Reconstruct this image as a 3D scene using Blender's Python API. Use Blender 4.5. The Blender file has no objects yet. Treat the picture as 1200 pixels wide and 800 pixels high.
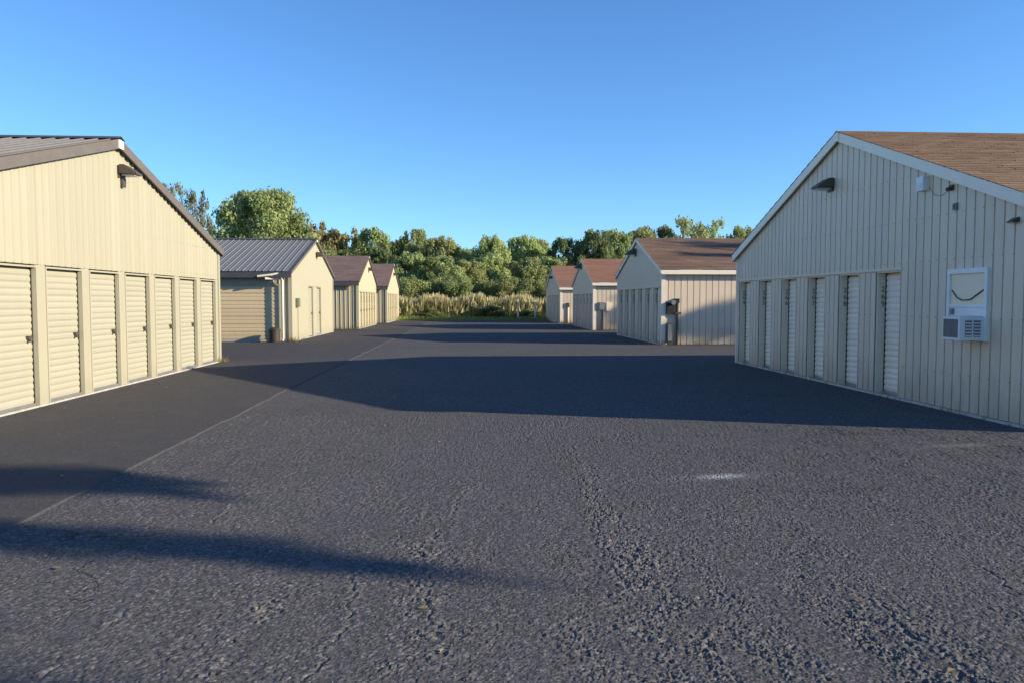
import bpy, math, random
import numpy as np
from mathutils import Vector, Matrix
random.seed(7); rng = np.random.default_rng(7)
S = bpy.context.scene
COL = S.collection
R = math.radians

# ------------------------------------------------------------------ camera
F = 900.0
CAM_H = 1.6
YAW = math.atan(54 / F); PITCH = math.atan(48 / F)
cam_d = bpy.data.cameras.new("camera"); cam = bpy.data.objects.new("camera", cam_d); COL.objects.link(cam)
cam_d.sensor_width = 36; cam_d.lens = 36 * F / 1200
cam_d.clip_start = 0.1; cam_d.clip_end = 3000
cam.location = (0, 0, CAM_H); cam.rotation_euler = (R(90) - PITCH, 0, -YAW)
S.camera = cam

# ------------------------------------------------------------------ light
SUN_DIR = Vector((1.0, -0.315, 0.35)).normalized()        # towards the sun
SUN_EL = math.asin(SUN_DIR.z); SUN_AZ = math.atan2(SUN_DIR.x, SUN_DIR.y)   # clockwise from +Y
W = bpy.data.worlds.new("World"); S.world = W; W.use_nodes = True
wn = W.node_tree.nodes; wl = W.node_tree.links
bg = wn["Background"]; sky = wn.new("ShaderNodeTexSky"); sky.sky_type = 'NISHITA'
sky.sun_disc = False; sky.sun_elevation = SUN_EL; sky.sun_rotation = SUN_AZ
sky.air_density = 1.0; sky.dust_density = 0.0; sky.ozone_density = 4.0; sky.altitude = 200
tint = wn.new("ShaderNodeMix"); tint.data_type = 'RGBA'; tint.blend_type = 'MULTIPLY'; tint.inputs[0].default_value = 1.0
tint.inputs[7].default_value = (0.85, 1.17, 1.47, 1)                 # the camera's deep blue rendering of a clear sky, the same all round
wl.new(sky.outputs[0], tint.inputs[6]); wl.new(tint.outputs[2], bg.inputs[0]); bg.inputs[1].default_value = 0.083
sl = bpy.data.lights.new("sun", 'SUN'); sl.energy = 4.4; sl.angle = R(0.53); sl.color = (1.0, 0.87, 0.66)
so = bpy.data.objects.new("sun", sl); COL.objects.link(so)
so.rotation_euler = SUN_DIR.to_track_quat('Z', 'Y').to_euler(); so.location = (30, -10, 30)
S.view_settings.view_transform = 'Standard'; S.view_settings.look = 'None'
S.view_settings.exposure = 0.9; S.view_settings.gamma = 1.0
S.cycles.max_bounces = 6

# ------------------------------------------------------------------ pixel helpers (photo measurements -> metres)
_fw = Vector((math.sin(YAW) * math.cos(PITCH), math.cos(YAW) * math.cos(PITCH), -math.sin(PITCH)))
_rt = Vector((math.cos(YAW), -math.sin(YAW), 0)); _up = _rt.cross(_fw)
def at_y(px, py, Y):
    d = _fw * F + _rt * (px - 600) + _up * (400 - py)
    return Vector((0, 0, CAM_H)) + d * (Y / d.y)

# ------------------------------------------------------------------ materials
def new_mat(name):
    m = bpy.data.materials.new(name); m.use_nodes = True
    nt = m.node_tree; return m, nt, nt.nodes["Principled BSDF"]
def N(nt, t, **kw):
    n = nt.nodes.new(t)
    for k, v in kw.items():
        if k in n.inputs.keys() if hasattr(n.inputs, 'keys') else False: n.inputs[k].default_value = v
        else: setattr(n, k, v)
    return n
def noise(nt, vec, scale, detail=4, rough=0.55):
    n = nt.nodes.new("ShaderNodeTexNoise"); n.inputs["Scale"].default_value = scale
    n.inputs["Detail"].default_value = detail; n.inputs["Roughness"].default_value = rough
    if vec is not None: nt.links.new(vec, n.inputs["Vector"])
    return n.outputs["Fac"]
def ramp(nt, fac, stops):
    n = nt.nodes.new("ShaderNodeValToRGB"); cr = n.color_ramp
    while len(cr.elements) < len(stops): cr.elements.new(0.5)
    for e, (p, c) in zip(cr.elements, stops):
        e.position = p; e.color = (c[0], c[1], c[2], 1) if not isinstance(c, (int, float)) else (c, c, c, 1)
    nt.links.new(fac, n.inputs[0]); return n.outputs[0]
def mixc(nt, fac, a, b, mode='MIX'):
    n = nt.nodes.new("ShaderNodeMix"); n.data_type = 'RGBA'; n.blend_type = mode
    for i, v in ((0, fac), (6, a), (7, b)):
        if isinstance(v, (int, float)): n.inputs[i].default_value = v
        elif isinstance(v, tuple): n.inputs[i].default_value = (*v, 1)
        else: nt.links.new(v, n.inputs[i])
    return n.outputs[2]
def math_(nt, op, a, b=None, c=None, clamp=False):
    n = nt.nodes.new("ShaderNodeMath"); n.operation = op; n.use_clamp = clamp
    for i, v in enumerate((a, b, c)):
        if v is None: continue
        if isinstance(v, (int, float)): n.inputs[i].default_value = v
        else: nt.links.new(v, n.inputs[i])
    return n.outputs[0]
def coords(nt, kind="Object"):
    return nt.nodes.new("ShaderNodeTexCoord").outputs[kind]
def world_pos(nt):
    return nt.nodes.new("ShaderNodeNewGeometry").outputs["Position"]
def mapping(nt, vec, scale):
    n = nt.nodes.new("ShaderNodeMapping"); n.inputs["Scale"].default_value = scale
    nt.links.new(vec, n.inputs["Vector"]); return n.outputs[0]
def bump(nt, p, height, strength, dist, normal=None):
    n = nt.nodes.new("ShaderNodeBump"); n.inputs["Strength"].default_value = strength
    n.inputs["Distance"].default_value = dist; nt.links.new(height, n.inputs["Height"])
    if normal is not None: nt.links.new(normal, n.inputs["Normal"])
    if p is not None: nt.links.new(n.outputs[0], p.inputs["Normal"])
    return n.outputs[0]

def painted_metal(name, col, rough=0.45, dirt=0.35, streak=0.12, dirt_h=0.5, dirtcol=(0.16, 0.13, 0.10)):
    m, nt, p = new_mat(name)
    pos = world_pos(nt)
    a = noise(nt, mapping(nt, pos, (2.0, 2.0, 0.25)), 3.0, 5)            # vertical run-off streaks
    b = noise(nt, pos, 0.9, 3)
    c = mixc(nt, math_(nt, 'MULTIPLY', ramp(nt, a, [(0.35, 0), (0.75, 1)]), streak), col, tuple(x * 0.62 for x in col))
    c = mixc(nt, math_(nt, 'MULTIPLY', b, 0.25), c, tuple(min(1, x * 1.1) for x in col))
    # splash-back dirt near the ground: uneven, wherever the noise lets it climb
    sep = nt.nodes.new("ShaderNodeSeparateXYZ"); nt.links.new(pos, sep.inputs[0])
    h = math_(nt, 'DIVIDE', sep.outputs[2], dirt_h)
    n2 = noise(nt, mapping(nt, pos, (3, 3, 1.2)), 2.5, 6)
    d = math_(nt, 'SUBTRACT', math_(nt, 'ADD', n2, 0.3), h, clamp=True)
    c = mixc(nt, math_(nt, 'MULTIPLY', d, dirt), c, dirtcol)
    oi = nt.nodes.new("ShaderNodeObjectInfo"); hv = nt.nodes.new("ShaderNodeHueSaturation"); nt.links.new(c, hv.inputs["Color"])
    nt.links.new(math_(nt, 'ADD', math_(nt, 'MULTIPLY', oi.outputs["Random"], 0.07), 0.96), hv.inputs["Value"])
    nt.links.new(hv.outputs[0], p.inputs["Base Color"])
    p.inputs["Roughness"].default_value = rough
    p.inputs["Specular IOR Level"].default_value = 0.35
    bump(nt, p, noise(nt, mapping(nt, pos, (1, 1, 0.4)), 5.0, 3), 0.25, 0.01)
    return m

def plain(name, col, rough=0.6, metal=0.0, var=0.25, scale=6.0, spec=0.4):
    m, nt, p = new_mat(name)
    pos = world_pos(nt)
    f = noise(nt, pos, scale, 5)
    c = mixc(nt, f, tuple(x * (1 - var) for x in col), tuple(min(1, x * (1 + var)) for x in col))
    nt.links.new(c, p.inputs["Base Color"]); p.inputs["Roughness"].default_value = rough
    p.inputs["Metallic"].default_value = metal; p.inputs["Specular IOR Level"].default_value = spec
    bump(nt, p, noise(nt, pos, scale * 8, 3), 0.15, 0.004)
    return m

def shingle_mat(name, a, b, stain=0.5):
    m, nt, p = new_mat(name)
    pos = world_pos(nt)
    at = nt.nodes.new("ShaderNodeAttribute"); at.attribute_name = "tone"
    c = mixc(nt, at.outputs["Fac"], a, b)
    g = noise(nt, pos, 90, 2)
    c = mixc(nt, math_(nt, 'MULTIPLY', g, 0.45), c, tuple(x * 0.45 for x in a))
    s = ramp(nt, noise(nt, mapping(nt, pos, (0.35, 1.2, 1.2)), 1.3, 6), [(0.45, 0), (0.7, 1)])
    c = mixc(nt, math_(nt, 'MULTIPLY', s, stain), c, tuple(x * 0.5 for x in a))
    nt.links.new(c, p.inputs["Base Color"]); p.inputs["Roughness"].default_value = 0.9
    p.inputs["Specular IOR Level"].default_value = 0.2
    bump(nt, p, g, 0.4, 0.006)
    return m

def leaf_mat(name, dark, light):
    m, nt, p = new_mat(name)
    at = nt.nodes.new("ShaderNodeAttribute"); at.attribute_name = "tone"
    oi = nt.nodes.new("ShaderNodeObjectInfo")
    c = mixc(nt, at.outputs["Fac"], dark, light)
    v = nt.nodes.new("ShaderNodeHueSaturation"); nt.links.new(c, v.inputs["Color"])
    nt.links.new(math_(nt, 'ADD', math_(nt, 'MULTIPLY', oi.outputs["Random"], 0.04), 0.48), v.inputs["Hue"])
    nt.links.new(math_(nt, 'ADD', math_(nt, 'MULTIPLY', oi.outputs["Random"], 0.25), 0.88), v.inputs["Value"])
    nt.links.new(v.outputs[0], p.inputs["Base Color"]); p.inputs["Roughness"].default_value = 0.7
    p.inputs["Specular IOR Level"].default_value = 0.2
    tr = nt.nodes.new("ShaderNodeBsdfTranslucent"); nt.links.new(v.outputs[0], tr.inputs[0])
    mx = nt.nodes.new("ShaderNodeMixShader"); mx.inputs[0].default_value = 0.42
    nt.links.new(p.outputs[0], mx.inputs[1]); nt.links.new(tr.outputs[0], mx.inputs[2])
    nt.links.new(mx.outputs[0], nt.nodes["Material Output"].inputs[0])
    return m

M = {}
M['cream'] = painted_metal("cream painted steel", (0.392, 0.365, 0.264), dirt=0.25, streak=0.10)
M['cream_door'] = painted_metal("cream roll door steel", (0.387, 0.365, 0.271), dirt=0.5, streak=0.08, dirt_h=0.22, dirtcol=(0.45, 0.45, 0.45))
M['cream_trim'] = painted_metal("cream trim steel", (0.401, 0.374, 0.276), dirt=0.2, streak=0.06)
M['tan'] = painted_metal("tan painted steel", (0.461, 0.409, 0.274), dirt=0.3, streak=0.2)
M['tan_trim'] = painted_metal("tan trim steel", (0.479, 0.426, 0.287), dirt=0.2, streak=0.1)
M['beige'] = painted_metal("beige painted steel", (0.71, 0.585, 0.435), dirt=0.5, streak=0.3, dirt_h=0.9)
M['beige_trim'] = painted_metal("beige trim steel", (0.75, 0.63, 0.48), dirt=0.2, streak=0.1)
M['pale_door'] = painted_metal("pale roll door steel", (0.88, 0.77, 0.61), dirt=0.4, streak=0.1, dirt_h=0.25)
M['garage'] = painted_metal("tan garage door steel", (0.644, 0.506, 0.304), dirt=0.3, streak=0.1)
M['white_trim'] = painted_metal("off white trim", (0.85, 0.76, 0.61), dirt=0.2, streak=0.15)
M['pale_base'] = plain("pale base flashing", (0.425, 0.399, 0.357), 0.7, var=0.5, scale=9)
M['brown_trim'] = plain("brown trim steel", (0.150, 0.125, 0.105), 0.5)
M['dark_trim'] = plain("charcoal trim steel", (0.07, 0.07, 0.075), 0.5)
M['roof_metal'] = painted_metal("charcoal roof steel", (0.172, 0.160, 0.150), rough=0.5, dirt=0.0, streak=0.4)
M['roof_metal_b'] = painted_metal("slate roof steel", (0.192, 0.186, 0.172), rough=0.45, dirt=0.0, streak=0.35)
M['shingle_r1'] = shingle_mat("tan brown asphalt shingle", (0.226, 0.139, 0.087), (0.348, 0.226, 0.144), 0.3)
M['shingle_r2'] = shingle_mat("dark brown asphalt shingle", (0.200, 0.126, 0.087), (0.287, 0.187, 0.131), 0.6)
M['shingle_red'] = shingle_mat("red brown asphalt shingle", (0.287, 0.144, 0.091), (0.365, 0.191, 0.126), 0.15)
M['shingle_l'] = shingle_mat("grey brown asphalt shingle", (0.183, 0.126, 0.104), (0.270, 0.191, 0.157), 0.2)
M['bronze'] = plain("dark bronze casting", (0.085, 0.070, 0.055), 0.5, scale=20)
M['lens'] = plain("frosted lens", (0.45, 0.45, 0.42), 0.3)
M['black'] = plain("black paint", (0.02, 0.02, 0.02), 0.55)
M['steel'] = plain("galvanised steel", (0.42, 0.42, 0.40), 0.4, metal=0.7)
M['greybox'] = plain("grey painted box", (0.20, 0.21, 0.20), 0.5)
M['greenbox'] = plain("olive painted box", (0.19, 0.21, 0.14), 0.55)
M['white'] = plain("white vinyl", (0.78, 0.78, 0.76), 0.4, var=0.06)
M['ac_white'] = plain("white ac housing", (0.70, 0.71, 0.71), 0.45, var=0.08)
M['ac_grille'] = plain("grey ac grille", (0.20, 0.19, 0.175), 0.6)
M['blind'] = plain("cream window panel", (0.88, 0.74, 0.52), 0.6, var=0.08, scale=3)
M['cord'] = plain("dark cord", (0.10, 0.08, 0.06), 0.7)
M['brown_bin'] = plain("brown plastic", (0.055, 0.042, 0.034), 0.5)
M['digit'] = plain("faded black numerals", (0.06, 0.055, 0.048), 0.8, scale=60)
M['bark'] = plain("bark", (0.10, 0.075, 0.055), 0.9, scale=14)
M['bark_pale'] = plain("pale bark", (0.28, 0.24, 0.20), 0.9, scale=14)
M['post'] = plain("weathered pale post", (0.75, 0.68, 0.55), 0.8)
M['leaf_green'] = leaf_mat("green leaves", (0.15, 0.19, 0.065), (0.48, 0.55, 0.23))
M['leaf_olive'] = leaf_mat("olive leaves", (0.19, 0.22, 0.07), (0.54, 0.58, 0.24))
M['leaf_dark'] = leaf_mat("dark green leaves", (0.06, 0.085, 0.032), (0.32, 0.36, 0.15))
M['leaf_brown'] = leaf_mat("turning brown leaves", (0.18, 0.17, 0.06), (0.50, 0.43, 0.19))
M['leaf_grey'] = leaf_mat("thin grey green leaves", (0.13, 0.15, 0.09), (0.34, 0.36, 0.22))
M['reed'] = leaf_mat("dry reeds", (0.26, 0.29, 0.09), (0.78, 0.70, 0.38))

def asphalt_mat(name, smooth=False):
    m, nt, p = new_mat(name)
    pos = world_pos(nt)
    sep = nt.nodes.new("ShaderNodeSeparateXYZ"); nt.links.new(pos, sep.inputs[0])
    X, Y = sep.outputs[0], sep.outputs[1]
    vo = nt.nodes.new("ShaderNodeTexVoronoi"); vo.inputs["Scale"].default_value = 62 if not smooth else 110
    nt.links.new(pos, vo.inputs["Vector"])
    vb = nt.nodes.new("ShaderNodeTexVoronoi"); vb.inputs["Scale"].default_value = 27
    nt.links.new(pos, vb.inputs["Vector"])
    scol = nt.nodes.new("ShaderNodeSeparateColor"); nt.links.new(vo.outputs["Color"], scol.inputs[0])
    stone = scol.outputs[0]
    big = noise(nt, pos, 0.35, 5); med = noise(nt, pos, 2.2, 5); fine = noise(nt, pos, 30, 4, 0.65)
    if smooth:
        base = ramp(nt, stone, [(0.0, (0.058, 0.055, 0.055)), (0.8, (0.094, 0.089, 0.088)), (1.0, (0.15, 0.14, 0.138))])
    else:
        base = ramp(nt, stone, [(0.0, (0.064, 0.061, 0.061)), (0.55, (0.104, 0.099, 0.099)), (0.86, (0.140, 0.133, 0.131)), (1.0, (0.21, 0.20, 0.19))])
    base = mixc(nt, ramp(nt, big, [(0.3, 0.0), (0.7, 0.35)]), base, (0.075, 0.072, 0.073))
    base = mixc(nt, math_(nt, 'MULTIPLY', ramp(nt, med, [(0.5, 0), (0.72, 1)]), 0.35), base, (0.112, 0.105, 0.10))
    rough_mask = None
    if not smooth:
        wa = nt.nodes.new("ShaderNodeAttribute"); wa.attribute_name = "worn"; rough_mask = wa.outputs["Fac"]
        dusty = mixc(nt, stone, (0.052, 0.050, 0.049), (0.185, 0.176, 0.168))
        base = mixc(nt, math_(nt, 'MULTIPLY', rough_mask, 0.75), base, dusty)
        # spilt pale powder, smeared
        def spot(cx, cy, rx, ry, amt, base):
            dx = math_(nt, 'DIVIDE', math_(nt, 'SUBTRACT', X, cx), rx)
            dy = math_(nt, 'DIVIDE', math_(nt, 'SUBTRACT', math_(nt, 'SUBTRACT', Y, cy), math_(nt, 'MULTIPLY', math_(nt, 'SUBTRACT', X, cx), 0.15)), ry)
            r = math_(nt, 'SQRT', math_(nt, 'ADD', math_(nt, 'MULTIPLY', dx, dx), math_(nt, 'MULTIPLY', dy, dy)))
            k = math_(nt, 'SUBTRACT', 1.0, math_(nt, 'ADD', r, math_(nt, 'MULTIPLY', math_(nt, 'SUBTRACT', fine, 0.5), 0.9)), clamp=True)
            return mixc(nt, math_(nt, 'MULTIPLY', k, amt), base, (0.55, 0.55, 0.55))
        base = spot(2.33, 6.82, 0.30, 0.12, 0.55, base)
        base = spot(2.3, 6.8, 0.9, 0.2, 0.07, base)
        base = spot(5.5, 8.15, 0.7, 0.12, 0.13, base)
    # fine cracks
    vc = nt.nodes.new("ShaderNodeTexVoronoi"); vc.feature = 'DISTANCE_TO_EDGE'; vc.inputs["Scale"].default_value = 0.42
    wv = nt.nodes.new("ShaderNodeVectorMath"); wv.operation = 'ADD'
    nz = nt.nodes.new("ShaderNodeTexNoise"); nz.inputs["Scale"].default_value = 2.6; nz.inputs["Detail"].default_value = 6
    nt.links.new(pos, nz.inputs["Vector"]); nt.links.new(pos, wv.inputs[0])
    sc = nt.nodes.new("ShaderNodeVectorMath"); sc.operation = 'SCALE'; sc.inputs["Scale"].default_value = 0.7
    nt.links.new(nz.outputs["Color"], sc.inputs[0]); nt.links.new(sc.outputs[0], wv.inputs[1])
    nt.links.new(wv.outputs[0], vc.inputs["Vector"])
    crack = math_(nt, 'SUBTRACT', 1.0, math_(nt, 'DIVIDE', vc.outputs["Distance"], 0.006), clamp=True)
    cm = math_(nt, 'MULTIPLY', crack, ramp(nt, noise(nt, pos, 0.5, 3), [(0.5, 0), (0.6, 1)]))
    if smooth: cm = math_(nt, 'MULTIPLY', cm, 0.3)
    base = mixc(nt, math_(nt, 'MULTIPLY', cm, 0.5), base, (0.012, 0.012, 0.012))
    nt.links.new(base, p.inputs["Base Color"])
    p.inputs["Roughness"].default_value = 0.85 if not smooth else 0.75
    p.inputs["Specular IOR Level"].default_value = 0.02
    hst = math_(nt, 'SUBTRACT', 1.0, vo.outputs["Distance"])
    hb = math_(nt, 'SUBTRACT', 1.0, vb.outputs["Distance"])
    if smooth:
        h = math_(nt, 'ADD', math_(nt, 'MULTIPLY', hst, 0.4), math_(nt, 'MULTIPLY', fine, 0.5))
        bump(nt, p, h, 0.4, 0.008)
    else:
        h = math_(nt, 'ADD', math_(nt, 'MULTIPLY', hst, 0.6), math_(nt, 'MULTIPLY', fine, 0.6))
        extra = math_(nt, 'ADD', math_(nt, 'MULTIPLY', hb, 0.5), math_(nt, 'MULTIPLY', noise(nt, pos, 14, 5, 0.7), 0.8))
        h = math_(nt, 'ADD', h, math_(nt, 'MULTIPLY', extra, math_(nt, 'ADD', math_(nt, 'MULTIPLY', rough_mask, 1.0), 0.12)))
        h = math_(nt, 'SUBTRACT', h, math_(nt, 'MULTIPLY', cm, 1.5))
        bump(nt, p, h, 0.6, 0.007)
    return m
M['asphalt'] = asphalt_mat("worn chip asphalt")
M['apron'] = asphalt_mat("smooth sealed asphalt", True)
def ground_mat():
    m, nt, p = new_mat("rough grass and soil")
    pos = world_pos(nt)
    f = noise(nt, pos, 0.8, 8); g = noise(nt, pos, 12, 5)
    c = ramp(nt, f, [(0.3, (0.05, 0.06, 0.02)), (0.55, (0.11, 0.10, 0.04)), (0.75, (0.16, 0.13, 0.07))])
    c = mixc(nt, math_(nt, 'MULTIPLY', g, 0.4), c, (0.03, 0.03, 0.015))
    nt.links.new(c, p.inputs["Base Color"]); p.inputs["Roughness"].default_value = 0.95
    bump(nt, p, g, 0.8, 0.06); return m
M['ground'] = ground_mat()
M['gravel'] = plain("loose chippings", (0.085, 0.082, 0.082), 0.9, var=0.6, scale=25)

# ------------------------------------------------------------------ mesh helpers
class MB:
    def __init__(s): s.v = []; s.f = []
    def quad(s, a, b, c, d):
        i = len(s.v); s.v += [tuple(a), tuple(b), tuple(c), tuple(d)]; s.f.append((i, i+1, i+2, i+3)); return s
    def poly(s, pts):
        i = len(s.v); s.v += [tuple(p) for p in pts]; s.f.append(tuple(range(i, i+len(pts)))); return s
    def box(s, x0, x1, y0, y1, z0, z1):
        x0, x1 = sorted((x0, x1)); y0, y1 = sorted((y0, y1)); z0, z1 = sorted((z0, z1))
        i = len(s.v)
        s.v += [(x0,y0,z0),(x1,y0,z0),(x1,y1,z0),(x0,y1,z0),(x0,y0,z1),(x1,y0,z1),(x1,y1,z1),(x0,y1,z1)]
        s.f += [tuple(i+k for k in q) for q in ((0,3,2,1),(4,5,6,7),(0,1,5,4),(1,2,6,5),(2,3,7,6),(3,0,4,7))]
        return s
    def prism(s, pts, off):
        """closed polygon pts (3D) extruded by vector off"""
        n = len(pts); i = len(s.v); off = Vector(off)
        s.v += [tuple(p) for p in pts] + [tuple(Vector(p) + off) for p in pts]
        s.f.append(tuple(range(i, i+n))[::-1]); s.f.append(tuple(range(i+n, i+2*n)))
        for k in range(n): s.f.append((i+k, i+(k+1) % n, i+n+(k+1) % n, i+n+k))
        return s
    def tube(s, pts, rad, n=8, cap=True):
        pts = [Vector(p) for p in pts]
        if isinstance(rad, (int, float)): rad = [rad] * len(pts)
        i0 = len(s.v)
        for k, p in enumerate(pts):
            d = (pts[min(k+1, len(pts)-1)] - pts[max(k-1, 0)]).normalized()
            a = d.orthogonal().normalized() if abs(d.z) > 0.99 else d.cross(Vector((0,0,1))).normalized()
            b = d.cross(a)
            for j in range(n):
                t = 2*math.pi*j/n; s.v.append(tuple(p + (a*math.cos(t) + b*math.sin(t))*rad[k]))
        for k in range(len(pts)-1):
            for j in range(n):
                q = i0+k*n; s.f.append((q+j, q+(j+1) % n, q+n+(j+1) % n, q+n+j))
        if cap:
            s.f.append(tuple(range(i0, i0+n))[::-1]); e = i0+(len(pts)-1)*n; s.f.append(tuple(range(e, e+n)))
        return s
    def mesh(s, name, mat, origin=(0,0,0), bevel=0, fix=True):
        me = bpy.data.meshes.new(name)
        o = Vector(origin)
        me.from_pydata([tuple(Vector(p)-o) for p in s.v], [], s.f)
        me.materials.append(mat)
        if fix:
            import bmesh
            b = bmesh.new(); b.from_mesh(me); bmesh.ops.recalc_face_normals(b, faces=b.faces)
            if bevel:
                bmesh.ops.bevel(b, geom=[e for e in b.edges if e.is_manifold and e.calc_face_angle(0) > 0.5], offset=bevel, segments=2, affect='EDGES', profile=0.6)
            b.to_mesh(me); b.free()
        me.update(); return me
def link(name, me, parent=None, loc=(0,0,0)):
    o = bpy.data.objects.new(name, me); COL.objects.link(o); o.location = loc
    if parent is not None: o.parent = parent
    return o
def root_of(p):
    while p.parent is not None: p = p.parent
    return p
def part(name, mb, mat, parent, bevel=0, fix=True):
    """a part given in world metres, hung on its thing"""
    org = root_of(parent).location
    return link(name, mb.mesh(name, mat, org, bevel, fix), parent)
def thing(name, label, cat, loc=(0,0,0), group=None):
    o = bpy.data.objects.new(name, None); COL.objects.link(o); o.location = loc
    o['label'] = label; o['category'] = cat
    if group: o['group'] = group
    return o
def tag(o, label, cat, group=None):
    o['label'] = label; o['category'] = cat
    if group: o['group'] = group
    return o
def struct(name, mb, mat, kind='structure', fix=True):
    o = link(name, mb.mesh(name, mat, fix=fix)); o['kind'] = kind; return o

# ------------------------------------------------------------------ ground, lot, apron
g = MB(); g.quad((-900,-300,-0.03),(900,-300,-0.03),(900,1500,-0.03),(-900,1500,-0.03)); struct('ground', g, M['ground'])
def vnoise(x, y, cell, seed):
    """smooth lattice noise 0..1"""
    r = np.random.default_rng(seed); tab = r.random((512, 512))
    u = x/cell+1000.0; v = y/cell+1000.0
    iu = np.floor(u).astype(int); iv = np.floor(v).astype(int); fu = u-iu; fv = v-iv
    fu = fu*fu*(3-2*fu); fv = fv*fv*(3-2*fv); iu %= 512; iv %= 512; iu1 = (iu+1) % 512; iv1 = (iv+1) % 512
    return (tab[iu,iv]*(1-fu)+tab[iu1,iv]*fu)*(1-fv)+(tab[iu,iv1]*(1-fu)+tab[iu1,iv1]*fu)*fv
def path_dist(x, y, path):
    """distance to a crack running away from the viewer, given as (y, x) knots"""
    ky = [p[0] for p in path]; kx = [p[1] for p in path]
    cx = np.interp(y, ky, kx)+(vnoise(y*0+3.3, y, 0.13, 77)-0.5)*0.10+(vnoise(y*0+9.1, y, 0.04, 78)-0.5)*0.05
    return np.abs(x-cx), (y > ky[0]) & (y < ky[-1])
def asphalt_lot():
    PX0, PX1, PY0, PY1 = -3.24, 6.9, 2.4, 11.5
    rows = [PY0]
    while rows[-1] < PY1: rows.append(rows[-1]+rows[-1]**2/1440*1.05)
    rows[-1] = PY1; Y1 = np.array(rows); X1 = np.linspace(PX0, PX1, 900)
    Xg, Yg = np.meshgrid(X1, Y1); ny, nx = Xg.shape
    tr = np.zeros_like(Xg)                                        # ravelled wheel tracks
    wob = (vnoise(Xg, Yg, 0.5, 1)-0.5)*0.30+(vnoise(Xg, Yg, 0.16, 2)-0.5)*0.16
    for ky, kx, kw, far in (([2.4,3.4,4.6,5.8],[-0.22,-0.20,-0.16,-0.12],[0.34,0.28,0.15,0.04],5.9), ([2.4,3.5,4.6,5.6,7.6],[0.98,0.98,1.02,0.98,1.14],[0.55,0.46,0.36,0.18,0.04],7.7),
                            ([2.4,3.4,4.4,5.2],[2.05,2.02,2.05,2.1],[0.45,0.36,0.22,0.03],5.0), ([2.4,3.4,4.4,5.2],[-1.05,-1.05,-1.0,-1.0],[0.12,0.09,0.05,0.02],4.6)):
        c = np.interp(Yg, ky, kx); w = np.interp(Yg, ky, kw)
        tr = np.maximum(tr, np.clip(1.25-np.abs(Xg-c+wob)/w, 0, 1)*np.clip((far-Yg)/0.5, 0, 1))
    tr *= np.clip((vnoise(Xg, Yg, 0.11, 3)-0.22)*2.6, 0, 1)
    st = vnoise(Xg, Yg, 0.020, 4); s2 = vnoise(Xg, Yg, 0.011, 5); s3 = vnoise(Xg, Yg, 0.045, 6); big = vnoise(Xg, Yg, 0.9, 7)
    loose = 0.35+0.9*np.clip((vnoise(Xg, Yg, 0.33, 8)-0.35)*2.2, 0, 1)
    h = 0.0060*loose*(st-0.5)-0.006*loose*np.clip(s3-0.68,0,1)+0.0045*(s2-0.5)+0.010*(big-0.5)+0.0022*(s3-0.5)
    h += tr*(0.004*(s3-0.55)+0.012*(st-0.5)+0.007*(s2-0.5)-0.002)
    cr = np.zeros_like(Xg)
    for path in ([(2.6,-1.78),(3.3,-1.84),(4.2,-1.74),(5.2,-1.86),(6.7,-1.80)], [(2.5,-0.30),(3.3,-0.22),(4.4,-0.20),(5.0,-0.13),(5.9,-0.10),(6.6,0.02)], [(3.0,0.82),(4.0,0.86),(4.8,0.93),(6.0,0.97),(7.4,1.10),(8.4,1.15)],
                 [(2.5,2.3),(3.4,2.12),(4.3,2.22),(5.3,2.0)], [(3.0,-0.75),(3.7,-0.60),(4.4,-0.66),(5.2,-0.42)], [(2.6,3.0),(3.4,2.9),(4.4,3.1)]):
        d, ok = path_dist(Xg, Yg, path); br = np.clip((vnoise(Xg, Yg, 0.28, 9)-0.30)*4, 0, 1)*ok
        h += br*(0.002*np.exp(-((d-0.026)/0.018)**2)*(0.3+st)-0.008*np.exp(-(d/0.008)**2)*np.clip(s3*1.6-0.2,0,1))
        cr = np.maximum(cr, br*np.exp(-((d-0.02)/0.03)**2))
    edge = np.minimum.reduce([(Xg-PX0)/0.1, (PX1-Xg)/0.3, (Yg-PY0)/0.1, (PY1-Yg)/0.8]); h *= np.clip(edge, 0, 1)
    V = np.stack([Xg, Yg, h], -1).reshape(-1, 3)
    idx = np.arange(ny*nx).reshape(ny, nx)
    Q = np.stack([idx[:-1,:-1], idx[:-1,1:], idx[1:,1:], idx[1:,:-1]], -1).reshape(-1, 4)
    xs = np.linspace(-60, 60, 90); far = [(x, 61.2+0.35*math.sin(x*0.7)+random.uniform(-0.25, 0.25), 0.0) for x in xs]
    n0 = len(V); ex = [(-60,-25,0),(60,-25,0),(60,PY0,0),(-60,PY0,0),(PX0,PY0,0),(PX0,PY1,0),(-60,PY1,0),(PX1,PY0,0),(PX1,PY1,0),(60,PY1,0)]
    F4 = Q.tolist()+[[n0,n0+1,n0+2,n0+3],[n0+3,n0+4,n0+5,n0+6],[n0+7,n0+2,n0+9,n0+8]]
    nf = n0+len(ex); F4.append([n0+6,n0+9]+[nf+k for k in range(len(far)-1,-1,-1)])
    me = bpy.data.meshes.new('asphalt_lot'); me.from_pydata(V.tolist()+ex+far, [], F4); me.materials.append(M['asphalt'])
    worn = np.zeros(nf+len(far), np.float32); worn[:n0] = np.clip(tr*0.75+cr*0.4, 0, 1).reshape(-1)
    a = me.attributes.new('worn', 'FLOAT', 'POINT'); a.data.foreach_set('value', worn); me.update()
    o = link('asphalt_lot', me); o['kind'] = 'structure'
asphalt_lot()
ap = MB()                                                # smoother resurfaced strip along the left buildings: real 14 mm overlay with a ragged lip
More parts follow.
